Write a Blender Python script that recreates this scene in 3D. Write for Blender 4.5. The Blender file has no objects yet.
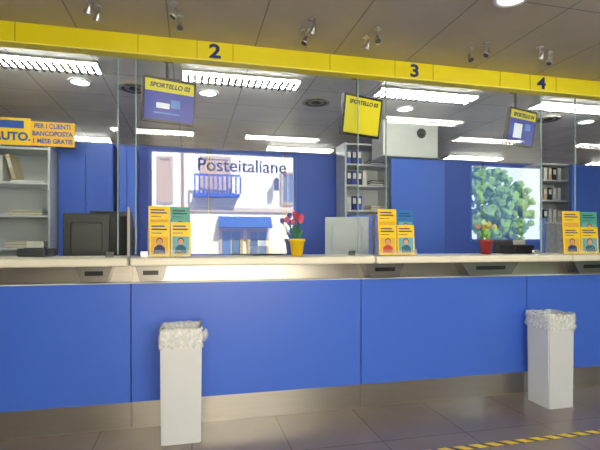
import bpy, bmesh, math, random
from math import radians as R, sin, cos, pi
from mathutils import Vector, Matrix, noise
random.seed(4)
sc = bpy.context.scene
sc.view_settings.view_transform = 'Standard'
COL = sc.collection
EYE = 1.28; YAW = 13.5; CEIL = 2.72
SY, CY = sin(R(YAW)), cos(R(YAW))

# ---- survey helpers: bearing from the surveyed photo -> metres on a real plane
def X(px, Y):
    u = (px-300)/450
    return Y*(u*CY+SY)/(CY-u*SY)
def Z(px, py, Y):
    x = X(px, Y)
    return EYE+(243-py)/450*(x*SY+Y*CY)
def onceil(px, py, h=CEIL):
    zc = (h-EYE)*450/(243-py)
    xc = (px-300)/450*zc
    return (zc*SY+xc*CY, zc*CY-xc*SY)

# ---------------------------------------------------------------- materials
def srgb(c):
    return tuple(((v/255)/12.92 if v/255 <= .04045 else ((v/255+.055)/1.055)**2.4) for v in c)+(1,)
MATS = {}
def mat(name, c, rough=.5, metal=0, emit=0, var=.06, scale=8, coat=0):
    if name in MATS: return MATS[name]
    m = bpy.data.materials.new(name); m.use_nodes = True
    nt = m.node_tree; b = nt.nodes['Principled BSDF']
    col = srgb(c)
    tc = nt.nodes.new('ShaderNodeTexCoord'); n = nt.nodes.new('ShaderNodeTexNoise')
    n.inputs['Scale'].default_value = scale; n.inputs['Detail'].default_value = 3
    nt.links.new(tc.outputs['Object'], n.inputs['Vector'])
    mx = nt.nodes.new('ShaderNodeMix'); mx.data_type = 'RGBA'
    mx.inputs[6].default_value = tuple(v*(1-var) for v in col[:3])+(1,)
    mx.inputs[7].default_value = tuple(min(1, v*(1+var)) for v in col[:3])+(1,)
    nt.links.new(n.outputs['Fac'], mx.inputs[0])
    nt.links.new(mx.outputs[2], b.inputs['Base Color'])
    b.inputs['Roughness'].default_value = rough
    b.inputs['Metallic'].default_value = metal
    b.inputs['Coat Weight'].default_value = coat
    if emit:
        nt.links.new(mx.outputs[2], b.inputs['Emission Color'])
        b.inputs['Emission Strength'].default_value = emit
    MATS[name] = m
    return m

def grid_mat(name, c1, c2, seam, w, h, mortar, rough, metal=0, off=(0,0), coords='Object'):
    m = bpy.data.materials.new(name); m.use_nodes = True
    nt = m.node_tree; b = nt.nodes['Principled BSDF']
    tc = nt.nodes.new('ShaderNodeTexCoord'); mp = nt.nodes.new('ShaderNodeMapping')
    mp.inputs['Location'].default_value = (off[0], off[1], 0)
    br = nt.nodes.new('ShaderNodeTexBrick'); br.offset = 0; br.squash = 1
    br.inputs['Scale'].default_value = 1
    br.inputs['Brick Width'].default_value = w; br.inputs['Row Height'].default_value = h
    br.inputs['Mortar Size'].default_value = mortar; br.inputs['Mortar Smooth'].default_value = .1
    br.inputs['Color1'].default_value = srgb(c1); br.inputs['Color2'].default_value = srgb(c2)
    br.inputs['Mortar'].default_value = srgb(seam)
    nt.links.new(tc.outputs[coords], mp.inputs[0]); nt.links.new(mp.outputs[0], br.inputs['Vector'])
    n = nt.nodes.new('ShaderNodeTexNoise'); n.inputs['Scale'].default_value = 3; n.inputs['Detail'].default_value = 6
    nt.links.new(tc.outputs[coords], n.inputs['Vector'])
    mx = nt.nodes.new('ShaderNodeMix'); mx.data_type = 'RGBA'; mx.blend_type = 'MULTIPLY'
    mx.inputs[0].default_value = 1
    rp = nt.nodes.new('ShaderNodeValToRGB')
    rp.color_ramp.elements[0].position = .3; rp.color_ramp.elements[0].color = (.86,.86,.86,1)
    rp.color_ramp.elements[1].position = .7; rp.color_ramp.elements[1].color = (1,1,1,1)
    nt.links.new(n.outputs['Fac'], rp.inputs[0])
    nt.links.new(br.outputs['Color'], mx.inputs[6]); nt.links.new(rp.outputs[0], mx.inputs[7])
    nt.links.new(mx.outputs[2], b.inputs['Base Color'])
    b.inputs['Roughness'].default_value = rough; b.inputs['Metallic'].default_value = metal
    return m

def steel(name, c, rough=.32, stretch=(1,1,60)):
    m = bpy.data.materials.new(name); m.use_nodes = True
    nt = m.node_tree; b = nt.nodes['Principled BSDF']
    tc = nt.nodes.new('ShaderNodeTexCoord'); mp = nt.nodes.new('ShaderNodeMapping')
    mp.inputs['Scale'].default_value = stretch
    n = nt.nodes.new('ShaderNodeTexNoise'); n.inputs['Scale'].default_value = 2.2; n.inputs['Detail'].default_value = 4
    nt.links.new(tc.outputs['Object'], mp.inputs[0]); nt.links.new(mp.outputs[0], n.inputs['Vector'])
    rp = nt.nodes.new('ShaderNodeValToRGB')
    rp.color_ramp.elements[0].color = tuple(v*.8 for v in srgb(c)[:3])+(1,)
    rp.color_ramp.elements[1].color = srgb(c)
    nt.links.new(n.outputs['Fac'], rp.inputs[0]); nt.links.new(rp.outputs[0], b.inputs['Base Color'])
    b.inputs['Metallic'].default_value = .9; b.inputs['Roughness'].default_value = rough
    MATS[name] = m
    return m

def glass_mat():
    m = bpy.data.materials.new('clear_glass'); m.use_nodes = True
    nt = m.node_tree; nt.nodes.clear()
    o = nt.nodes.new('ShaderNodeOutputMaterial'); mx = nt.nodes.new('ShaderNodeMixShader')
    t = nt.nodes.new('ShaderNodeBsdfTransparent'); t.inputs[0].default_value = (.91,.95,.94,1)
    g = nt.nodes.new('ShaderNodeBsdfGlossy'); g.inputs['Roughness'].default_value = 0
    lw = nt.nodes.new('ShaderNodeFresnel'); lw.inputs[0].default_value = 1.5
    mt = nt.nodes.new('ShaderNodeMath'); mt.operation = 'MULTIPLY'; mt.inputs[1].default_value = 3.8
    nt.links.new(lw.outputs[0], mt.inputs[0]); nt.links.new(mt.outputs[0], mx.inputs[0])
    nt.links.new(t.outputs[0], mx.inputs[1]); nt.links.new(g.outputs[0], mx.inputs[2])
    nt.links.new(mx.outputs[0], o.inputs[0])
    return m
def film_mat(name, dens, col=(.9,.92,.92,1)):
    if name in MATS: return MATS[name]
    m = bpy.data.materials.new(name); m.use_nodes = True
    nt = m.node_tree; b = nt.nodes['Principled BSDF']; o = nt.nodes['Material Output']
    b.inputs['Base Color'].default_value = col; b.inputs['Roughness'].default_value = .2
    t = nt.nodes.new('ShaderNodeBsdfTransparent'); mx = nt.nodes.new('ShaderNodeMixShader')
    n = nt.nodes.new('ShaderNodeTexNoise'); n.inputs['Scale'].default_value = 30
    tc = nt.nodes.new('ShaderNodeTexCoord'); nt.links.new(tc.outputs['Object'], n.inputs['Vector'])
    mr = nt.nodes.new('ShaderNodeMapRange'); mr.inputs[1].default_value=.35; mr.inputs[2].default_value=.65
    mr.inputs[3].default_value = dens*.5; mr.inputs[4].default_value = dens
    nt.links.new(n.outputs['Fac'], mr.inputs[0]); nt.links.new(mr.outputs[0], mx.inputs[0])
    nt.links.new(t.outputs[0], mx.inputs[1]); nt.links.new(b.outputs[0], mx.inputs[2])
    nt.links.new(mx.outputs[0], o.inputs[0])
    MATS[name] = m
    return m

BLUE = mat('blue_laminate', (66,108,216), .38, var=.03)
BLUE2 = mat('blue_partition_paint', (62,100,208), .5, var=.04)
YEL = mat('yellow_fascia_paint', (232,216,26), .35, var=.03)
NAVY = mat('navy_lettering', (28,42,110), .5)
CREAM = mat('cream_laminate', (236,232,216), .3, var=.03)
WHITE = mat('white_enamel', (206,210,218), .4, var=.03)
WHITE2 = mat('white_paint', (222,226,228), .6)
GREYM = mat('light_grey_metal', (212,218,224), .45)
BLACK = mat('black_plastic', (22,22,26), .35)
DARK = mat('dark_grey_plastic', (58,62,70), .45)
PAPER = mat('paper_white', (235,235,230), .8)
BEIGE = mat('beige_card', (206,190,156), .8)
STEEL = steel('brushed_steel', (205,200,192), .3, (1,1,50))
STEELD = steel('dark_brushed_steel', (150,148,146), .35, (1,1,50))
CHROME = mat('chrome', (220,220,222), .15, 1)
SATIN = mat('satin_silver', (190,190,190), .3, .9)
TUBE = mat('lit_tube', (255,252,240), .5, emit=58, var=.01)
LAMPE = mat('lit_downlight', (255,250,238), .5, emit=12, var=.01)
GLASS = glass_mat()
EDGE = mat('glass_edge', (150,176,176), .2)
WALLM = mat('cream_wall_paint', (222,216,204), .85)
DWALL = mat('hall_wall_paint', (130,124,118), .85)
LEAF = mat('stem_green', (60,130,50), .6)
PFRAME = mat('partition_frame',(70,84,140),.4)

# ---------------------------------------------------------------- builders
def props(o, label=None, cat=None, group=None, kind=None):
    if label: o['label'] = label
    if cat: o['category'] = cat
    if group: o['group'] = group
    if kind: o['kind'] = kind
    return o
def mk(name, bm, mats, loc=(0,0,0), rot=(0,0,0), parent=None, smooth=False, norecalc=False, **k):
    me = bpy.data.meshes.new(name)
    if not norecalc: bmesh.ops.recalc_face_normals(bm, faces=bm.faces)
    bm.to_mesh(me); bm.free()
    if not isinstance(mats, (list, tuple)): mats = [mats]
    for m in mats: me.materials.append(m)
    if smooth:
        for p in me.polygons: p.use_smooth = True
    o = bpy.data.objects.new(name, me); COL.objects.link(o)
    o.location = loc; o.rotation_euler = rot
    if parent: o.parent = parent
    return props(o, **k)
def empty(name, label, cat, loc, rotz=0, group=None):
    o = bpy.data.objects.new(name, None); COL.objects.link(o)
    o.empty_display_size = .1; o.location = loc; o.rotation_euler = (0,0,rotz)
    return props(o, label, cat, group)
def addbox(bm, x0,x1,y0,y1,z0,z1, mi=0, bev=0, rot=None):
    c = Vector(((x0+x1)/2,(y0+y1)/2,(z0+z1)/2))
    M = Matrix.Translation(c)
    if rot: M = M @ rot
    M = M @ Matrix.Diagonal((x1-x0, y1-y0, z1-z0, 1))
    r = bmesh.ops.create_cube(bm, size=1, matrix=M)
    fs = set(f for v in r['verts'] for f in v.link_faces)
    for f in fs: f.material_index = mi
    if bev:
        es = list(set(e for v in r['verts'] for e in v.link_edges))
        bmesh.ops.bevel(bm, geom=es, offset=bev, segments=2, affect='EDGES', profile=.5)
def addcyl(bm, r1, r2, p0, p1, seg=16, mi=0, caps=True):
    p0, p1 = Vector(p0), Vector(p1); d = p1-p0
    q = d.to_track_quat('Z','Y').to_matrix().to_4x4()
    M = Matrix.Translation((p0+p1)/2) @ q
    r = bmesh.ops.create_cone(bm, cap_ends=caps, segments=seg, radius1=r1, radius2=r2, depth=d.length, matrix=M)
    for f in set(f for v in r['verts'] for f in v.link_faces): f.material_index = mi
def box(name, x0,x1,y0,y1,z0,z1, m, parent=None, bev=0, **k):
    c = Vector(((x0+x1)/2,(y0+y1)/2,(z0+z1)/2)); bm = bmesh.new()
    addbox(bm, x0-c.x,x1-c.x,y0-c.y,y1-c.y,z0-c.z,z1-c.z, 0, bev)
    return mk(name, bm, m, c, parent=parent, **k)
def boxes(name, L, mats, parent=None, loc=(0,0,0), bev=0, **k):
    bm = bmesh.new()
    for b in L: addbox(bm, *b[:6], b[6] if len(b) > 6 else 0, bev)
    return mk(name, bm, mats, loc, parent=parent, **k)
def each(name, L, m, parent, bev=0):
    for b in L: box(name, *b[:6], m, parent, bev)
def cyl(name, r1, r2, p0, p1, m, parent=None, seg=20, **k):
    bm = bmesh.new(); p0, p1 = Vector(p0), Vector(p1); c = (p0+p1)/2
    addcyl(bm, r1, r2, p0-c, p1-c, seg)
    return mk(name, bm, m, c, parent=parent, **k)
def lathe(name, prof, m, loc=(0,0,0), rot=(0,0,0), parent=None, seg=28, **k):
    bm = bmesh.new(); rings = []
    for r, z in prof:
        rings.append([bm.verts.new((r*cos(2*pi*i/seg), r*sin(2*pi*i/seg), z)) for i in range(seg)])
    for a, b in zip(rings, rings[1:]):
        for i in range(seg):
            bm.faces.new((a[i], a[(i+1)%seg], b[(i+1)%seg], b[i]))
    if k.pop('cap0', True) and prof[0][0] > 1e-4: bm.faces.new(rings[0][::-1])
    return mk(name, bm, m, loc, rot, parent, smooth=True, **k)
def text(name, s, size, m, loc, rot=(R(90),0,0), parent=None, bold=0, align='CENTER', shear=0, sx=1, ext=.001, **k):
    cu = bpy.data.curves.new(name, 'FONT'); cu.body = s; cu.size = size
    cu.align_x = align; cu.align_y = 'CENTER'; cu.offset = bold; cu.extrude = ext; cu.shear = shear
    t = bpy.data.objects.new(name+'_tmp', cu); COL.objects.link(t)
    bpy.context.view_layer.update()
    me = bpy.data.meshes.new_from_object(t.evaluated_get(bpy.context.evaluated_depsgraph_get()))
    bpy.data.objects.remove(t); me.materials.clear(); me.materials.append(m)
    for p in me.polygons: p.material_index = 0
    o = bpy.data.objects.new(name, me); COL.objects.link(o)
    o.location = loc; o.rotation_euler = rot; o.scale = (sx,1,1)
    if parent: o.parent = parent
    return props(o, **k)
def copy_thing(src, loc, rotz=None, label=None):
    n = src.copy(); COL.objects.link(n); n.location = loc
    if rotz is not None: n.rotation_euler = (0,0,rotz)
    if label: n['label'] = label
    def rec(a, b):
        for ch in a.children:
            c = ch.copy(); c.parent = b; COL.objects.link(c); rec(ch, c)
    rec(src, n)
    return n

# ---------------------------------------------------------------- room shell
XL, XR, YF, YB = -4.2, 9.2, -0.4, 7.5
FLOORM = grid_mat('floor_tiles', (122,110,104), (126,114,108), (98,88,83), .6, .6, .004, .22, off=(.1,.25))
CEILM = grid_mat('ceiling_metal_panels_hall_dimmed', (184,172,156), (178,167,152), (128,119,108), .6, 1.2, .005, .42, .1, off=(.15,.1))  # hall half of one ceiling, its dimmer light put into a darker colour
CEILT = grid_mat('ceiling_metal_panels_teller_brightened', (242,238,230), (236,232,224), (176,170,160), .6, .6, .005, .5, 0, off=(.15,.1))  # same ceiling, paler colour stands in for brighter light on the teller side
box('floor', XL-.1, XR+.1, YF-.1, YB+.1, -.1, 0, FLOORM, kind='structure')
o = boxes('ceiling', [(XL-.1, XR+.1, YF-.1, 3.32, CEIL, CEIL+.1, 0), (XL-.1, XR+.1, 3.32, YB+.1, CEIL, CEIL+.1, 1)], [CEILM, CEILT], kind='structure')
box('wall_back', XL-.1, XR+.1, YB, YB+.1, 0, CEIL, WALLM, kind='structure')
box('wall_left', XL-.1, XL, YF, YB, 0, CEIL, WALLM, kind='structure')
box('wall_right', XR, XR+.1, YF, YB, 0, CEIL, WALLM, kind='structure')
GY = 3.35             # plane of the counter glass
VW = 2*GY-YF          # apparent distance of the shopfront in the glass
w1 = (X(148,VW), X(297,VW)); w2 = (X(470,VW), X(545,VW))
boxes('wall_front', [
    (XL-.1, w1[0], YF-.12, YF, 0, CEIL), (w1[1], w2[0], YF-.12, YF, 0, CEIL), (w2[1], XR+.1, YF-.12, YF, 0, CEIL),
    (w1[0], w1[1], YF-.12, YF, 2.71, CEIL), (w2[0], w2[1], YF-.12, YF, 2.70, CEIL),
    (w1[0], w1[1], YF-.12, YF, 0, .35), (w2[0], w2[1], YF-.12, YF, 0, 1.3)], DWALL, kind='structure')
def winframe(n, w, z0):
    boxes(n, [(w[0], w[0]+.05, YF-.08, YF-.02, z0, 2.7), (w[1]-.05, w[1], YF-.08, YF-.02, z0, 2.7),
              (w[0], w[1], YF-.08, YF-.02, 2.67, 2.7), (w[0], w[1], YF-.08, YF-.02, z0, z0+.05)], GREYM, kind='structure')
winframe('window_1', w1, .35); winframe('window_2', w2, 1.3)
lx = (X(188,VW)+X(295,VW))/2
text('window_lettering', 'Posteitaliane', .285, mat('window_letter_grey', (50,54,66), .6), (lx, YF-.04, 2.49), bold=.002, sx=.98,
     label='grey shop name lettering stuck on the front window', cat='lettering')

# exterior seen through / mirrored from the shop windows
box('street_ground', -30, 40, -30, YF-.12, -.25, -.15, mat('pavement', (200,194,182), .9), label='pale stone street pavement outside the shop windows', cat='street')
FAC = mat('facade_plaster', (236,228,206), .9, var=.12, scale=1.5)
bd = empty('building', 'cream plaster building with blue balcony railing across the street', 'building', (0,-6,-.15))
box('facade', -6, 6.2, -3, 0, 0, 8, FAC, bd)
by = 12.7
SHUT = mat('shutter_tan', (190,160,118), .7)
for wx0, wx1, z0, z1, mi in ((X(203,by),X(228,by),2.78,3.75,2), (X(283,by), X(292,by), 2.6, 3.4,1), (X(160,by),X(170,by),2.6,3.7,2),
                         (X(222,by),X(240,by),.2,1.75,1),(X(250,by),X(266,by),.2,1.75,1)):
    boxes('window_opening', [(wx0, wx1, -.02, .03, z0, z1, mi), (wx0-.08, wx0, -.02, .07, z0-.08, z1+.08, 0),
        (wx1, wx1+.08, -.02, .07, z0-.08, z1+.08, 0), (wx0, wx1, -.02, .07, z1, z1+.08, 0), (wx0, wx1, -.02, .09, z0-.08, z0, 0),
        ((wx0+wx1)/2-.02, (wx0+wx1)/2+.02, -.02, .05, z0, z1, 0)],
        [mat('stone_frame', (180,162,136), .9), mat('building_window', (90,120,160), .4), SHUT], bd)
bal = [(X(194,by), X(238,by), .03, .5, 2.68, 2.76), (X(194,by), X(238,by), .47, .5, 3.22, 3.27)]
x = X(194,by)
while x < X(238,by): bal.append((x, x+.04, .46, .5, 2.76, 3.22)); x += .12
boxes('balcony', bal, mat('balcony_blue', (20,70,170), .5), bd)
bm = bmesh.new()
addbox(bm, X(218,by), X(270,by), .03, .5, 1.98, 2.02, 0, rot=Matrix.Rotation(R(-40),4,'X'))
mk('awning', bm, mat('awning_blue_grey', (50,88,150), .8), parent=bd)
boxes('lantern', [(X(274,by), X(275.5,by), .0, .35, 3.2, 3.25),(X(272,by), X(276,by), .25, .45, 2.9, 3.2)], mat('lantern_iron',(50,50,52),.5), bd)
boxes('drain_pipe', [(X(182,by), X(184,by), .0, .1, 0, 8)], mat('pipe_brown',(150,120,90),.5), bd)
boxes('cornice', [(-6,6.2,0,.12,4.9,5.05),(-6,6.2,0,.08,2.3,2.42),(-6,6.2,0,.05,0,.6)], mat('cornice_stone',(200,182,152),.9), bd)
GREEN = mat('foliage_green', (110,146,56), .9, var=.6, scale=9)
for tx, ty, th, tr in ((9.0,-6,2.7,1.0),(11.6,-8,2.5,.95)):
    t = empty('tree', 'leafy green street tree outside the window', 'tree', (tx,ty,-.15))
    cyl('trunk', .14, .09, (0,0,0), (0,0,th-.6), mat('bark',(80,66,54),.9), t)
    bm = bmesh.new()
    for i in range(200):
        d = Vector((random.gauss(0,1),random.gauss(0,1),random.gauss(0,1))).normalized()*random.uniform(.2,1)**.5*tr
        bmesh.ops.create_icosphere(bm, subdivisions=1, radius=random.uniform(.08,.19), matrix=Matrix.Translation((d.x, d.y, th+d.z*1.4)))
    for v in bm.verts: v.co += noise.noise_vector(v.co*7)*.09
    mk('foliage', bm, GREEN, parent=t)

# ---------------------------------------------------------------- fascia
boxes('trim_1', [(XL, XR, 3.28, 3.36, 2.58, CEIL)], YEL, kind='structure')
tr = bpy.data.objects['trim_1']
for i, px in enumerate((15, 138, 197, 233, 330, 395, 433, 500, 530, 556)):
    xx = X(px, 3.28); box('fascia_seam', xx-.002, xx+.002, 3.277, 3.28, 2.58, CEIL, mat('seam_dark',(150,138,20),.6), tr)
boxes('fascia_cap', [(XL, XR, 3.265, 3.28, 2.58, 2.588)], mat('fascia_edge',(252,240,90),.4), tr)
for px, py, s in ((215,50,'2'),(415,71,'3'),(542,84,'4')):
    text('number', s, .135, NAVY, (X(px,3.27), 3.274, 2.648), bold=.004, sx=1.25, parent=tr)

# ---------------------------------------------------------------- counter
joints = [-3.7, -2.05, X(131,3.28), X(361,3.28), X(527,3.28), 4.4, 6.0]
units = []
for a, b in zip(joints, joints[1:]):
    w = b-a; c = (a+b)/2
    e = empty('counter_unit', 'blue laminate service counter unit with steel kick plate', 'counter', (c, 3.28, 0), group='service counter units')
    units.append((a,b,c,e))
    box('front_panel', -w/2+.004, w/2-.004, 0, .03, .185, 1.0, BLUE, e)
    box('kick_plate', -w/2+.001, w/2-.001, .012, .04, 0, .183, STEEL, e)
    box('top_trim', -w/2+.002, w/2-.002, -.006, .03, 1.0, 1.008, mat('trim_white_metal',(206,212,220),.3), e)
    box('carcass', -w/2+.002, w/2-.002, .045, .48, .02, 1.0, DARK, e)
    box('steel_strip', -w/2+.001, w/2-.001, .06, .09, 1.0, 1.124, STEEL, e)
for a, b in ((75,112),(135,166),(362,402),(462,520),(575,612)):
    xa, xb = X(a,3.2), X(b,3.2); w = (xb-xa)/2; cx = (xa+xb)/2
    u = [q for q in units if q[0] <= cx < q[1]][0]
    cx = max(u[0]+w+.004, min(u[1]-w-.004, cx))
    bm = bmesh.new()
    vs = [bm.verts.new(p) for p in ((-w*.72,-.0,-.1),(w*.72,0,-.1),(w,-.0,0),(-w,0,0),(-w*.72,.13,-.1),(w*.72,.13,-.1),(w,.13,0),(-w,.13,0))]
    for f in ((0,1,2,3),(4,5,6,7),(0,1,5,4),(1,2,6,5),(2,3,7,6),(3,0,4,7)): bm.faces.new([vs[i] for i in f])
    t = mk('cash_tray', bm, STEELD, (cx-u[2], -.07, 1.123), parent=u[3])  # darker steel colour stands in for dark reflections on the trays
    box('tray_slot', -w*.5, w*.5, -.004, .0, -.06, -.03, BLACK, t)
led = [-3.7, -2.05, X(129,3.15), X(376,3.15), X(572,3.15), 4.6, 6.0]
for a, b in zip(led, led[1:]):
    box('counter_ledge', a+.006, b-.006, 3.14, 3.82, 1.125, 1.18, CREAM, bev=.012, label='cream rounded counter ledge resting on the blue units', cat='worktop', group='counter ledges')
gl = [(-3.6,-2.1), (-2.06, X(118,GY)), (X(136,GY), X(358,GY)), (X(386,GY), X(541,GY)), (X(575,GY), 4.55), (4.65,6.0)]
for a, b in gl:
    g = empty('glass_screen', 'clear protective glass screen standing on the counter ledge', 'glass screen', ((a+b)/2,GY,1.18), group='counter glass screens')
    w = (b-a)/2
    b2 = bmesh.new(); vs = [b2.verts.new(p) for p in ((-w,0,.02),(w,0,.02),(w,0,1.395),(-w,0,1.395))]; b2.faces.new(vs)
    mk('pane', b2, GLASS, parent=g)
    each('polished_edge', [(-w-.0035,-w+.0035,-.005,.005,.02,1.395),(w-.0035,w+.0035,-.005,.005,.02,1.395)], EDGE, g)
    each('clamp', [(-w+.03,-w+.08,-.015,.015,0,.04),(w-.08,w-.03,-.015,.015,0,.04)], CHROME, g)
for px in (129, 373, 572):
    xx = X(px, 3.38)
    y0 = 3.4 if px==572 else 3.36
    g = empty('glass_divider', 'low glass privacy divider standing across the counter ledge', 'divider', (xx,y0,1.181), group='privacy dividers')
    box('pane', -.003, .003, 0, .34, 0, .34, film_mat('divider_glass', .16, (.6,.7,.75,1)), g)
    box('post', -.008, .008, -.01, .006, 0, .35, STEELD, g)

# ---------------------------------------------------------------- ceiling fixtures
def fixture(name_label, L=1.03, Wd=.25):
    e = empty('fluorescent_fixture', name_label, 'ceiling light', (0,0,CEIL), group='louvred ceiling lights')
    boxes('housing', [(-L/2,L/2,-Wd/2,-Wd/2+.012,-.010,0),(-L/2,L/2,Wd/2-.012,Wd/2,-.010,0),(-L/2,-L/2+.012,-Wd/2,Wd/2,-.03,0),(L/2-.012,L/2,-Wd/2,Wd/2,-.03,0),
                      (-L/2,L/2,-Wd/2,Wd/2,-.005,-.001)], mat('fixture_white',(225,225,222),.4), e)
    for y in (-.065, .065):
        cyl('tube', .012, .012, (-L/2+.02,y,-.018), (L/2-.02,y,-.018), TUBE, e, 10)
    S = [(-L/2,L/2,-.006,.006,-.036,-.030)]
    n = 18
    for i in range(1,n):
        x = -L/2+L*i/n; S.append((x-.011,x+.011,-Wd/2+.012,Wd/2-.012,-.036,-.030))
    boxes('louvre', S, mat('louvre_grey',(60,60,62),.5), e)
    return e
f0 = fixture('louvred fluorescent ceiling light above the teller side')
f0.location = (X(242,3.96), 3.97, CEIL)
for px in (32, 425, 574): copy_thing(f0, (X(px,3.97), 3.97, CEIL))
for xx, yy in ((-.48,.65),(1.2,.65),(4.0,1.2),(5.9,1.25),(2.6,1.9),(-3.1,.65),(-3,3.97),(-1.6,6.7),(1.6,6.7),(4.6,6.7),(7.4,6.7)):  # far row behind the partition is added to brighten the teller ceiling
    copy_thing(f0, (xx, yy, CEIL), label='louvred fluorescent ceiling light above the public hall' if yy<3 else None)
def downlight():
    e = empty('downlight', 'round white recessed ceiling downlight, lit', 'ceiling light', (0,0,CEIL), group='round downlights')
    lathe('ring', [(.075,-.001),(.1,-.001),(.105,-.012),(.1,-.018),(.078,-.018),(.075,-.001)], WHITE, parent=e)
    cyl('lamp', .076, .076, (0,0,-.012), (0,0,-.002), LAMPE, e)
    return e
d0 = downlight(); p = onceil(80,81); d0.location = (p[0],p[1],CEIL)
for px, py in ((208,92),(586,121),(512,-4),(405,108)):
    p = onceil(px,py); copy_thing(d0, (p[0],p[1],CEIL))
def diffuser():
    e = empty('air_diffuser', 'round dark slotted ceiling air diffuser', 'air vent', (0,0,CEIL), group='ceiling air diffusers')
    for i, r in enumerate((.14,.11,.08,.05)):
        lathe('vane', [(r-.02,-.001),(r,-.02),(r-.004,-.022),(r-.024,-.003)], mat('vent_grey',(170,168,164),.5) if i%2==0 else DARK, parent=e, cap0=False)
    cyl('core', .022,.022,(0,0,-.02),(0,0,-.001), DARK, e)
    return e
v0 = diffuser(); p = onceil(316,101); v0.location = (p[0],p[1],CEIL)
for px, py in ((134,87),(548,118)):
    p = onceil(px,py); copy_thing(v0, (p[0],p[1],CEIL))
def spot():
    e = empty('spotlight', 'small silver halogen spotlight hanging from the ceiling', 'spotlight', (0,0,CEIL), group='halogen spotlights')
    cyl('mount', .024, .024, (0,0,-.012), (0,0,-.001), SATIN, e)
    cyl('stem', .004, .004, (0,0,-.06), (0,0,-.012), SATIN, e, 8)
    h = lathe('lamp_head', [(.010,.05),(.012,.03),(.024,.0),(.026,-.008),(.022,-.008),(.017,.005)], SATIN, (0,0,-.085), (R(24),R(18),0), e, seg=20)
    cyl('lens', .020, .020, (0,0,-.006), (0,0,-.004), mat('spot_lens',(90,86,80),.1), h, 16)
    return e
s0 = spot(); p = onceil(88,-2); s0.location = (p[0],p[1],CEIL)
for i, (px, py) in enumerate(((97,6),(173,2),(180,14),(312,20),(304,30),(378,28),(366,36),(486,43),(471,48),(540,47),(549,52))):
    p = onceil(px,py); copy_thing(s0, (p[0],p[1],CEIL), rotz=(i%3)*1.2)

# ---------------------------------------------------------------- hanging monitors
def hang_monitor(cx, ty, kind, numtxt):
    YM = 3.62; x = X(cx, YM); ztop = Z(cx, ty, YM)
    e = empty('hanging_monitor', 'black framed ceiling monitor with %s screen' % ('yellow' if kind==1 else 'blue and yellow'), 'monitor', (x, YM, CEIL), R(16.5), group='queue display monitors')
    W_, H_ = .405, .335
    cyl('pole', .014, .014, (0,.05,-(CEIL-ztop)-.06), (0,.05,-.008), DARK, e, 12)
    cyl('ceiling_plate', .05, .05, (0,.05,-.012), (0,.05,-.001), DARK, e)
    cz = -(CEIL-ztop)-H_/2
    c = boxes('casing', [(-W_/2,W_/2,-.02,.02,-H_/2,H_/2),(-W_/3,W_/3,.02,.045,-H_/3,H_/3)], BLACK, e, (0,0,cz), bev=.004)
    c.rotation_euler = (R(9),0,0)
    sw, sh = W_/2-.018, H_/2-.02
    YS = mat('screen_yellow',(216,204,30),.35,emit=.4); BS = mat('screen_blue',(16,48,165),.35,emit=.4)
    WS = mat('screen_white',(225,235,250),.35,emit=.5)
    TN = mat('screen_text',(24,34,70),.4)
    y = -.0225
    if kind == 0:
        L = [(-sw,sw,y,-.02,-sh,sh*.42,0),(-sw,sw,y,-.02,sh*.42,sh,1),(-.1,.0,y-.001,y,-.06,-.02,2),(-.12,.08,y-.001,y,-.10,-.09,3),(.01,.08,y-.001,y,-.05,.01,3)]
    elif kind == 1:
        L = [(-sw,sw,y,-.02,-sh,sh,1)]
    else:
        L = [(-sw,sw,y,-.02,-sh,sh*.5,0),(-sw,sw,y,-.02,sh*.5,sh,1),(-.12,.0,y-.001,y,-.10,.03,2),(.04,.12,y-.001,y,-.02,.04,3)]
    boxes('screen', L, [BS, YS, WS, mat('screen_cyan',(70,130,215),.3,emit=.4)], c)
    text('screen_text', 'SPORTELLO 0%s' % numtxt, .046, TN, (.0, y-.002, sh*.72), parent=c, bold=.0014, shear=.2)
    return e
hang_monitor(169, 80, 0, '2')
hang_monitor(361, 97, 1, '3')
hang_monitor(520, 110, 2, '4')

# ---------------------------------------------------------------- teller side
for i in range(13):
    xa = -3.6+i*.95
    e = empty('partition_panel', 'blue office partition panel standing on the floor', 'partition', (xa+.475, 5.62, 0), group='blue partition panels')
    box('panel', -.454, .454, -.02, .02, .05, 2.42, BLUE2, e)
    boxes('frame', [(-.473,-.455,-.025,.025,0,2.43),(.455,.473,-.025,.025,0,2.43),(-.473,.473,-.025,.025,2.42,2.44)], PFRAME, e)
def shelf_unit(x0, x1, y0, d, zt, shelves, label):
    e = empty('shelving_unit', label, 'shelving', ((x0+x1)/2, y0, 0)); w = (x1-x0)/2
    each('side_panel', [(-w,-w+.02,0,d,0,zt),(w-.02,w,0,d,0,zt)], GREYM, e)
    box('back_panel', -w+.02, w-.02, d-.015, d, 0, zt, mat('shelf_back_grey',(222,228,234),.5), e)
    for z in shelves+[zt-.01]:
        box('shelf', -w+.02, w-.02, 0, d-.016, z-.02, z, GREYM, e)
    return e
def binder(x, y, z, w, h, m, tilt=0, grp='binders on the shelves', lab=None):
    e = empty('binder', lab or 'upright lever arch binder standing on a shelf', 'binder', (x,y,z), group=grp)
    boxes('cover', [(-w/2,w/2,0,.004,0,h),(-w/2,-w/2+.004,0,.24,0,h),(w/2-.004,w/2,0,.24,0,h)], m, e)
    box('spine_label', -w*.35,w*.35,-.002,0,h*.45,h*.85, PAPER, e)
    box('page_block', -w/2+.005,w/2-.005,.01,.23,.004,h-.01, PAPER, e)
    e.rotation_euler = (0,tilt,0)
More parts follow.
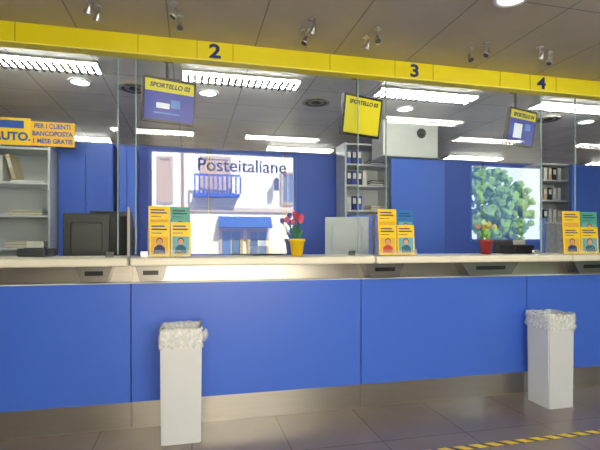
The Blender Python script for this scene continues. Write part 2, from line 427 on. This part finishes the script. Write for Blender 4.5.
def stack(x, y, z, w, d, n, m, lab, grp='paper stacks'):
    bm = bmesh.new()
    for i in range(n):
        dx = random.uniform(-.008,.008); a = random.uniform(-.03,.03)
        addbox(bm, -w/2+dx, w/2+dx, 0, d, i*.014, i*.014+.011, i%2, rot=Matrix.Rotation(a,4,'Z'))
    mk('paper_stack', bm, [m, PAPER], (x,y,z+.001), label=lab, cat='paper stack', group=grp)
YS = 4.9
sx0, sx1 = -2.3, X(50,YS)
zs = [Z(25,182,YS), Z(25,215,YS), Z(25,248,YS)]
shelf_unit(sx0, sx1, YS, .4, Z(25,146,YS), [.4,.8]+zs[::-1], 'white and grey metal open shelving unit with papers')
BBL = mat('binder_blue',(50,80,180),.5)
stack(X(26,YS)-.02, YS+.05, zs[1], .3, .26, 4, BEIGE, 'stack of beige folders on the grey shelf')
stack(X(26,YS), YS+.05, zs[0], .3, .26, 2, PAPER, 'flat white papers on the grey shelf')
stack(X(22,YS), YS+.05, zs[2], .32, .26, 5, BEIGE, 'stack of beige folders on the grey shelf')
for i in range(3):
    binder(-1.97+i*.075, YS+.05, zs[0]+.002, .055, .26, [PAPER,BEIGE,WHITE2][i], 0, lab='%s binder standing on the grey shelf' % ['white','beige','white'][i])
binder(-1.70, YS+.05, zs[0]+.034, .04, .25, BEIGE, -.25, lab='beige binder leaning on the grey shelf')
bx1 = X(73,YS-.05)
zb0, zb1 = Z(25,145,YS), Z(25,118,YS)
bxc = X(30,YS)
e = empty('promotional_banner', 'yellow and blue promotional board on top of the shelving', 'banner', (bxc,YS+.02,zb0+.002))
BY = mat('banner_yellow_glow',(250,205,30),.5,emit=.2); BB = mat('banner_blue',(20,84,190),.5); BO = mat('banner_orange_glow',(250,190,20),.5,emit=.2)  # unlit boards; slight emission added to yellow and orange to brighten them
H = zb1-zb0
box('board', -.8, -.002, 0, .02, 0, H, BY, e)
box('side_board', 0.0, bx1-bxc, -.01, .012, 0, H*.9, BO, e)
each('foot', [(-.4,-.3,.02,.1,0,.01),(.1,.2,.012,.1,0,.01)], GREYM, e)
text('banner_text', 'AUTO.', .11, BB, (-.165,-.003,H*.3), parent=e, bold=.004)
box('banner_band', -.8, -.06, -.003, 0, H*.62, H*.9, BB, e)
for s, zz in (('PER I CLIENTI',.73),('BANCOPOSTA',.45),('1 MESE GRATIS',.17)):
    text('banner_text', s, .064, BB, ((bx1-bxc)/2,-.013,H*zz), parent=e, bold=.002, sx=.86)

def cupboard(x0,x1,y0,zt,label):
    e = empty('blue_cupboard', label, 'cupboard', ((x0+x1)/2,y0,0)); w=(x1-x0)/2
    box('body', -w,w,.02,.42,.0,zt, BLUE2, e)
    for s in (-1,1):
        d = box('door', min(0,s*w)+.004, max(0,s*w)-.004, 0,.019,.06,zt-.01, BLUE, e)
        box('handle', -s*(w/2-.04)-.006, -s*(w/2-.04)+.006, -.03,-.0095,-.08,.08, CHROME, d)
YC = 5.1
cupboard(X(58,YC), X(113,YC), YC, Z(80,142,YC), 'tall two-door blue cupboard beside the shelving')
cupboard(X(119,YC), X(135,YC), YC, Z(125,146,YC), 'narrow blue cupboard on the teller side')
YM = 5.2
mz = [Z(365,164,YM),Z(365,185,YM),Z(365,210,YM),Z(365,235,YM)]
shelf_unit(X(345,YM), X(390,YM), YM, .35, Z(365,143,YM), mz[::-1], 'light grey shelving unit filled with blue binders')
BNV = mat('binder_navy',(30,44,130),.5)
cl = [(BBL,'blue'),(BNV,'navy'),(WHITE2,'white'),(DARK,'dark grey')]
for k, z in enumerate(mz[:3]):
    for i in range(3+k%2):
        m_, n_ = cl[(i*3+k)%4 if k else i%2]
        binder(X(345,YM)+.065+i*.068, YM+.03, z+.002, .058, .17, m_, lab='%s binder on the grey shelving' % n_)
    stack(X(390,YM)-.15, YM+.04, z, .18, .24, 5, [BBL,DARK,BEIGE][k], 'stack of folders on the grey shelving')
vb = empty('ventilation_box', 'white boxed ventilation unit fixed under the ceiling with round grille', 'ventilation unit', (X(411,4.85),4.85,CEIL))
w = (X(440,4.85)-X(385,4.85))/2; hb = CEIL-Z(411,157,4.85)
box('casing', -w, w, 0, .34, -hb, -.001, WHITE2, vb, bev=.01)
lathe('round_grille', [(.0,.0),(.03,.0),(.04,.012),(.055,.004),(.06,-.01)], DARK, (w*.38,-.008,-.14), (R(90),0,0), vb)
e = empty('partition_panel', 'blue partition panel below the white ventilation box', 'partition', (X(418.5,4.86),4.86,0))
w = (X(445,4.86)-X(392,4.86))/2; zt = Z(418,159,4.86)-.005
box('panel', -w, w, 0, .04, .05, zt, BLUE, e); each('frame', [(-w-.01,-w,0,.045,0,zt),(w,w+.01,0,.045,0,zt)], PFRAME, e)
zs3 = [Z(558,180,YM),Z(558,200,YM),Z(558,222,YM)]
shelf_unit(X(541,YM), X(574,YM), YM, .35, Z(558,163,YM), zs3[::-1], 'grey shelving unit beside a blue partition')
for k, z in enumerate(zs3):
    for i in range(4): binder(X(541,YM)+.1+i*.075, YM+.03, z+.002, .06, .17, [WHITE2,BEIGE,DARK,GREYM][(i+k)%4], lab='%s binder on the grey shelving'%['white','beige','dark grey','light grey'][(i+k)%4])
e = empty('partition_panel', 'bright blue partition panel on the teller side', 'partition', (X(600,4.9),4.9,0))
zt = Z(590,165,4.9)
box('panel', -.45, .45, 0, .04, .05, zt, BLUE, e); box('frame', -.46,-.45,0,.045,0,zt, PFRAME, e)

for xa, xb in ((-2.6,-.45),(-.35,1.3),(1.4,3.0),(3.1,5.2)):
    e = empty('teller_desk', 'white teller desk behind the counter', 'desk', ((xa+xb)/2,4.11,0), group='teller desks'); w=(xb-xa)/2
    box('desk_top', -w,w,-.27,.27,.95,.98, WHITE2, e)
    for lx_ in (-w+.03,w-.03):
        for ly in (-.24,.24): box('leg', lx_-.02,lx_+.02,ly-.02,ly+.02,0,.95, GREYM, e)
def monitor(x, y, z, m, rz, lab, W_=.46, H_=.32):
    e = empty('computer_monitor', lab, 'monitor', (x,y,z), rz, group='teller computers')
    box('base', -.12,.12,-.08,.1,0,.015, m, e, .004)
    cyl('neck', .025,.02,(0,.0,.015),(0,.0,.2), m, e)
    boxes('casing', [(-W_/2,W_/2,.02,.05,.13,.13+H_),(-W_/3,W_/3,-.02,.02,.17,.05+H_)], m, e, bev=.006)
    box('screen', -W_/2+.02,W_/2-.02,.05,.053,.15,.11+H_, DARK, e)
monitor(X(88,4.15),4.1,.981,BLACK,.15,'black computer monitor seen from behind on the desk',.36,.42)
monitor(X(345,4.15),4.1,.981,mat('monitor_grey',(212,222,230),.5),-.35,'light grey computer monitor seen from behind on the desk', .42,.42)
monitor(X(255,4.15),4.15,.981,BLACK,.1,'black computer monitor seen from behind on the desk',.42,.2)
monitor(X(508,4.15),4.1,.981,DARK,.2,'dark grey computer monitor seen from behind on the desk',.42,.2)
def chair(x,y,m,lab,rz):
    e = empty('office_chair', lab, 'chair', (x,y,0), rz, group='teller office chairs')
    bm = bmesh.new()
    for i in range(5):
        a = 2*pi*i/5; addcyl(bm,.02,.015,(0,0,.1),(.26*cos(a),.26*sin(a),.07),8)
        bmesh.ops.create_icosphere(bm, subdivisions=2, radius=.03, matrix=Matrix.Translation((.26*cos(a),.26*sin(a),.03)))
    mk('base', bm, BLACK, parent=e)
    cyl('gas_lift', .03,.025,(0,0,.1),(0,0,.72), CHROME, e)
    box('seat', -.24,.24,-.23,.23,.72,.8, m, e, bev=.03)
    bm = bmesh.new(); n=9
    for i in range(n):
        for j in range(n):
            u=i/(n-1)*2-1; v=j/(n-1)
            wv=.23*(1-.25*max(0,v-.6)**2*4)
            bm.verts.new((u*wv, .22+.04*u*u*-1-.06*(v-.3)**2, .9+v*.7))
    bm.verts.ensure_lookup_table()
    for i in range(n-1):
        for j in range(n-1): bm.faces.new([bm.verts[k] for k in (i*n+j,(i+1)*n+j,(i+1)*n+j+1,i*n+j+1)])
    b = mk('backrest', bm, m, parent=e, smooth=True); md = b.modifiers.new('s','SOLIDIFY'); md.thickness=.05
    box('back_bracket', -.03,.03,.19,.26,.74,1.0, BLACK, e)
chair(X(112,4.68),4.68,BLACK,'black office chair with high back',.2)
chair(X(547,4.68),4.7,BLUE,'blue office chair with high back',.3)
chair(X(364,4.68),4.62,BLUE2,'blue office chair with high back',-.2)

def device(x,y,m,lab,w=.26,h=.1,rz=0):
    e = empty('receipt_printer', lab, 'printer', (x,y,1.181), rz, group='counter printers')
    box('body', -w/2,w/2,-.08,.1,0,h, m, e, bev=.012)
    box('paper_slot', -w*.35,w*.35,-.03,0,h,h+.004, BLACK, e)
    box('paper', -w*.3,w*.3,-.018,-.014,h+.004,h+.05, PAPER, e)
device(X(266,3.65),3.64,DARK,'dark grey receipt printer on the ledge',.24,.07)
device(X(517,3.65),3.64,BLACK,'black receipt printer on the ledge',.26,.08,.2)
device(X(36,3.65),3.66,DARK,'dark grey receipt printer on the ledge',.2,.06,-.2)

# ---------------------------------------------------------------- leaflets (standing on the public side of the glass)
SK = mat('print_skin',(214,160,125),.6)
HAIR = mat('print_hair',(60,40,30),.6)
def leaflet(x, y, z, w, h, base, pic, cloth, lab, rz=0, person=True):
    e = empty('leaflet', lab, 'leaflet', (x,y,z), rz, group='leaflets on the counter')
    bm = bmesh.new(); addbox(bm,-w/2,w/2,0,.006,0,h,0); mk('booklet', bm, base, parent=e, rot=(R(-3),0,0))
    bm = bmesh.new(); y0=-.001
    def poly(pts, mi, yy):
        bm.faces.new([bm.verts.new((a,yy,b)) for a,b in pts]).material_index = mi
    def rect(a,b,c,d,mi): poly([(a,c),(b,c),(b,d),(a,d)],mi,y0)
    rect(-w*.42,w*.42,h*.08,h*.58,0)
    if person:
        poly([(-w*.3,h*.08),(w*.3,h*.08),(w*.26,h*.26),(w*.08,h*.34),(-w*.08,h*.34),(-w*.26,h*.26)],1,y0-.001)
        r=w*.13
        poly([(r*1.2*cos(a*pi/8),h*.45+r*1.35*sin(a*pi/8)) for a in range(16)],3,y0-.0015)
        poly([(r*cos(a*pi/8),h*.43+r*1.2*sin(a*pi/8)) for a in range(16)],2,y0-.002)
    else:
        poly([(-w*.42,h*.08),(w*.42,h*.08),(w*.42,h*.26),(0,h*.38),(-w*.42,h*.24)],1,y0-.001)
    rect(-w*.4,w*.25,h*.86,h*.90,4); rect(-w*.4,w*.36,h*.77,h*.81,4); rect(-w*.4,w*.1,h*.67,h*.69,4)
    mk('cover_print', bm, [pic, cloth, SK, HAIR, NAVY], parent=e, rot=(R(-3),0,0), norecalc=True)
LY = mat('leaflet_yellow',(246,208,20),.45); LB = mat('leaflet_blue',(40,120,190),.45); LG = mat('leaflet_green',(70,160,140),.45)
P1 = mat('print_teal_pale',(110,170,190),.6); P2 = mat('print_amber',(226,176,60),.6); C1 = mat('print_navy',(40,60,110),.6); C2 = mat('print_teal',(30,96,120),.6)
C3 = mat('print_red',(190,60,50),.6)
def lf(pxa, pxb, pt, Yp, zb, base, pic, cloth, lab, person=True):
    xa, xb = X(pxa,Yp), X(pxb,Yp); zt = Z((pxa+pxb)/2, pt, Yp)
    leaflet((xa+xb)/2, Yp, zb, xb-xa-.004, zt-zb, base, pic, cloth, lab, 0, person)
LYP = 3.275
def leafset(p, top, f):
    xa, xb = X(p[0],LYP)-.004, X(p[3],LYP)+.006
    s = empty('leaflet_stand', 'clear acrylic tiered leaflet stand on the ledge', 'leaflet stand', ((xa+xb)/2,LYP,1.181), group='leaflet stands'); w=(xb-xa)/2
    FM = film_mat('acrylic', .14)
    boxes('shell', [(-w,w,-.045,-.042,.0,.05),(-w,w,.0,.003,.0,.2),(-w,w,.05,.053,.0,.27),(-w,-w+.003,-.045,.053,0,.05),(w-.003,w,-.045,.053,0,.05),(-w,w,-.045,.053,0,.003)], FM, s)
    zb = 1.186
    lf(p[0],p[2],top,LYP+.02,zb+.13,LY,P2,C1,'yellow leaflet in the upper tier of the stand',False)
    lf(p[2]+.5,p[3],top+1,LYP+.02,zb+.13,LG if f else LB,P1,C2,'green and blue leaflet in the upper tier of the stand',True)
    lf(p[0]+1,p[2],top+16,LYP-.03,zb,LY,P2,C1 if f else C3,'yellow leaflet with portrait in the lower tier of the stand',True)
    lf(p[2]+.5,p[3]+1,top+16,LYP-.03,zb,LY,P1,C2,'yellow leaflet with blue picture in the lower tier of the stand',True)
leafset((148,160,170,190), 206, True)
leafset((378,385,397,414), 209, False)
leafset((563,575,581,598), 211, True)

# ---------------------------------------------------------------- flowers
def flowers(px, Y_, potm, lab, cols, h, fl):
    e = empty('flower_pot', lab, 'potted flowers', (X(px,Y_),Y_,1.181))
    lathe('pot', [(.040,0),(.055,.11),(.062,.11),(.062,.13),(.055,.13),(.052,.10),(.0,.10)], potm, parent=e)
    rnd = random.Random(3)
    n = len(cols)
    for i,c in enumerate(cols):
        a = 2*pi*i/n+.4; rr = .022+.03*(i%2); hh = h*rnd.uniform(.78,1)
        top = Vector((rr*1.5*cos(a), rr*.9*sin(a), hh))
        bm = bmesh.new(); prev = Vector((.01*cos(a),.01*sin(a),.10))
        for k in range(1,6):
            t=k/5; q=Vector((top.x*t*t, top.y*t*t, .10+(hh-.10)*t)); addcyl(bm,.0035,.0035,prev,q,6); prev=q
        l0=Vector((.012*cos(a),.012*sin(a),.10)); s=Vector((-sin(a),cos(a),0))*.012
        l1=l0+Vector((.03*cos(a+.6),.02*sin(a+.6),(hh-.10)*.5)); l2=l0+Vector((.05*cos(a+.8),.03*sin(a+.8),(hh-.10)*.75))
        v=[bm.verts.new(p) for p in (l0,l1-s,l2,l1+s)]; bm.faces.new(v)
        mk('stem', bm, LEAF, parent=e)
        bm = bmesh.new()
        for k in range(6):
            b = 2*pi*k/6
            pr = [(0,0,.0),(.016,.45,.012),(.02,.0,.028),(.014,0,.045),(.003,0,.056)]
            L=[];Rr=[]
            for q,(r,_,zz) in enumerate(pr):
                da=.62*(1-abs(q-2)/2.4)
                L.append(bm.verts.new((r*cos(b-da),r*sin(b-da),zz))); Rr.append(bm.verts.new((r*cos(b+da),r*sin(b+da),zz)))
            for q in range(4): bm.faces.new((L[q],Rr[q],Rr[q+1],L[q+1]))
        hd = mk('tulip_head' if fl else 'flower_head', bm, c, top-Vector((0,0,.004)), (rnd.uniform(-.3,.3),rnd.uniform(-.3,.3),0), e, smooth=True, norecalc=True)
RD = mat('petal_red',(200,44,60),.6); PK = mat('petal_pink',(224,96,136),.6); OR = mat('petal_orange',(232,120,40),.6); WH = mat('petal_white',(236,230,220),.6)
PR = mat('petal_rose',(206,66,92),.6)
flowers(297,3.27,mat('pot_yellow',(246,206,20),.35),'yellow pot with pink tulips on the ledge',[PK,PR,PK,PK,PR,PK,PK],.30,True)
flowers(486,3.5,mat('pot_red',(190,36,36),.35),'red pot with mixed red, orange and white flowers on the ledge',[RD,WH,OR,PK,WH,RD,OR,RD],.27,False)

# ---------------------------------------------------------------- bins
BAG = film_mat('plastic_bag_film', .5)
def bin_(x0, y0, h, s, rz, seed, lab):
    e = empty('waste_bin', lab, 'waste bin', (x0+s/2, y0+s/2, 0), rz, group='white waste bins')
    bm = bmesh.new(); a=s/2*.96; b=s/2; t=.006
    def ring(r,z): return [bm.verts.new((sx_*r,sy_*r,z)) for sx_,sy_ in ((-1,-1),(1,-1),(1,1),(-1,1))]
    R0=[ring(a,0),ring(b,h),ring(b-t,h),ring(a-t,.02)]
    for p_,q_ in zip(R0,R0[1:]):
        for i in range(4): bm.faces.new((p_[i],p_[(i+1)%4],q_[(i+1)%4],q_[i]))
    bm.faces.new(R0[0][::-1]); bm.faces.new(R0[-1])
    ed = [x for x in bm.edges if abs(x.verts[0].co.z-x.verts[1].co.z)>.3]
    bmesh.ops.bevel(bm, geom=ed, offset=.008, segments=2, affect='EDGES')
    mk('bin_body', bm, WHITE, parent=e)
    bm = bmesh.new(); N=96; rows=[]
    prof=[(b-.035,-.12),(b-.02,-.05),(b-.008,.0),(b-.002,.012),(b+.004,.006),(b+.005,-.02),(b+.005,-.05),(b+.006,-.08),(b+.007,-.11)]
    for k,(r,z) in enumerate(prof):
        row=[]
        for i in range(N):
            an=2*pi*i/N; c,s_=cos(an),sin(an); m_=max(abs(c),abs(s_)); q=r/m_
            px_=c*q; py_=s_*q
            nz=noise.noise(Vector((c*3,s_*3,seed+k*.25)))
            n2=noise.noise(Vector((c*9,s_*9,seed+k*.5)))
            out=(.002+.009*abs(n2))*(k>4)
            row.append(bm.verts.new((px_+c*out, py_+s_*out, h+z+nz*.02*(1 if k<3 else .5)+ (n2*.03 if k>6 else n2*.008))))
        rows.append(row)
    for p_,q_ in zip(rows,rows[1:]):
        for i in range(N): bm.faces.new((p_[i],p_[(i+1)%N],q_[(i+1)%N],q_[i]))
    mk('bin_liner', bm, BAG, parent=e, smooth=True)
    bm = bmesh.new(); bmesh.ops.create_icosphere(bm, subdivisions=3, radius=.026)
    for v in bm.verts: v.co += noise.noise_vector(v.co*60)*.012; v.co.z*=1.5
    mk('liner_knot', bm, BAG, (b+.014,-b*.6,h-.05), parent=e, smooth=True)
bin_(X(160,2.97), 2.955, .73, .258, 0, 1.3, 'white square waste bin with clear plastic liner against the counter')
bin_(X(549,2.91), 2.91, .72, .238, 0, 5.1, 'white square waste bin with clear plastic liner beside the tape line')

# ---------------------------------------------------------------- hazard tape
m = bpy.data.materials.new('hazard_tape_print'); m.use_nodes=True; nt=m.node_tree; b=nt.nodes['Principled BSDF']
tc=nt.nodes.new('ShaderNodeTexCoord'); sp=nt.nodes.new('ShaderNodeSeparateXYZ'); nt.links.new(tc.outputs['Object'],sp.inputs[0])
ad=nt.nodes.new('ShaderNodeMath'); ad.operation='ADD'; nt.links.new(sp.outputs[0],ad.inputs[0]); nt.links.new(sp.outputs[1],ad.inputs[1])
mu=nt.nodes.new('ShaderNodeMath'); mu.operation='MULTIPLY'; mu.inputs[1].default_value=9; nt.links.new(ad.outputs[0],mu.inputs[0])
fr=nt.nodes.new('ShaderNodeMath'); fr.operation='FRACT'; nt.links.new(mu.outputs[0],fr.inputs[0])
gt=nt.nodes.new('ShaderNodeMath'); gt.operation='GREATER_THAN'; gt.inputs[1].default_value=.62; nt.links.new(fr.outputs[0],gt.inputs[0])
mx=nt.nodes.new('ShaderNodeMix'); mx.data_type='RGBA'; mx.inputs[6].default_value=srgb((232,200,40)); mx.inputs[7].default_value=srgb((40,36,30))
nt.links.new(gt.outputs[0],mx.inputs[0]); nt.links.new(mx.outputs[2],b.inputs['Base Color']); b.inputs['Roughness'].default_value=.4
box('floor_tape', -3, 8, 2.47, 2.52, 0.0005, .0015, m, label='yellow and black hazard tape stuck on the floor', cat='floor tape')

# ---------------------------------------------------------------- light + camera
w_ = bpy.data.worlds.new('World'); sc.world = w_; w_.use_nodes = True
bg = w_.node_tree.nodes['Background']; bg.inputs[0].default_value = (.82,.92,1,1); bg.inputs[1].default_value = 7
sun = bpy.data.lights.new('sun','SUN'); sun.energy = 30; sun.angle = .01; sun.color=(1,.97,.9)
so = bpy.data.objects.new('sun', sun); COL.objects.link(so); so.rotation_euler = Vector((-.25,-.75,-.62)).to_track_quat('-Z','Y').to_euler(); so.location=(0,-3,9)
cam = bpy.data.cameras.new('camera'); co = bpy.data.objects.new('camera', cam); COL.objects.link(co)
cam.sensor_width = 36; cam.lens = 27; cam.shift_y = .03; cam.clip_start=.05; cam.clip_end=200
co.location = (0,0,EYE); co.rotation_euler = (R(90),0,R(-YAW)); sc.camera = co
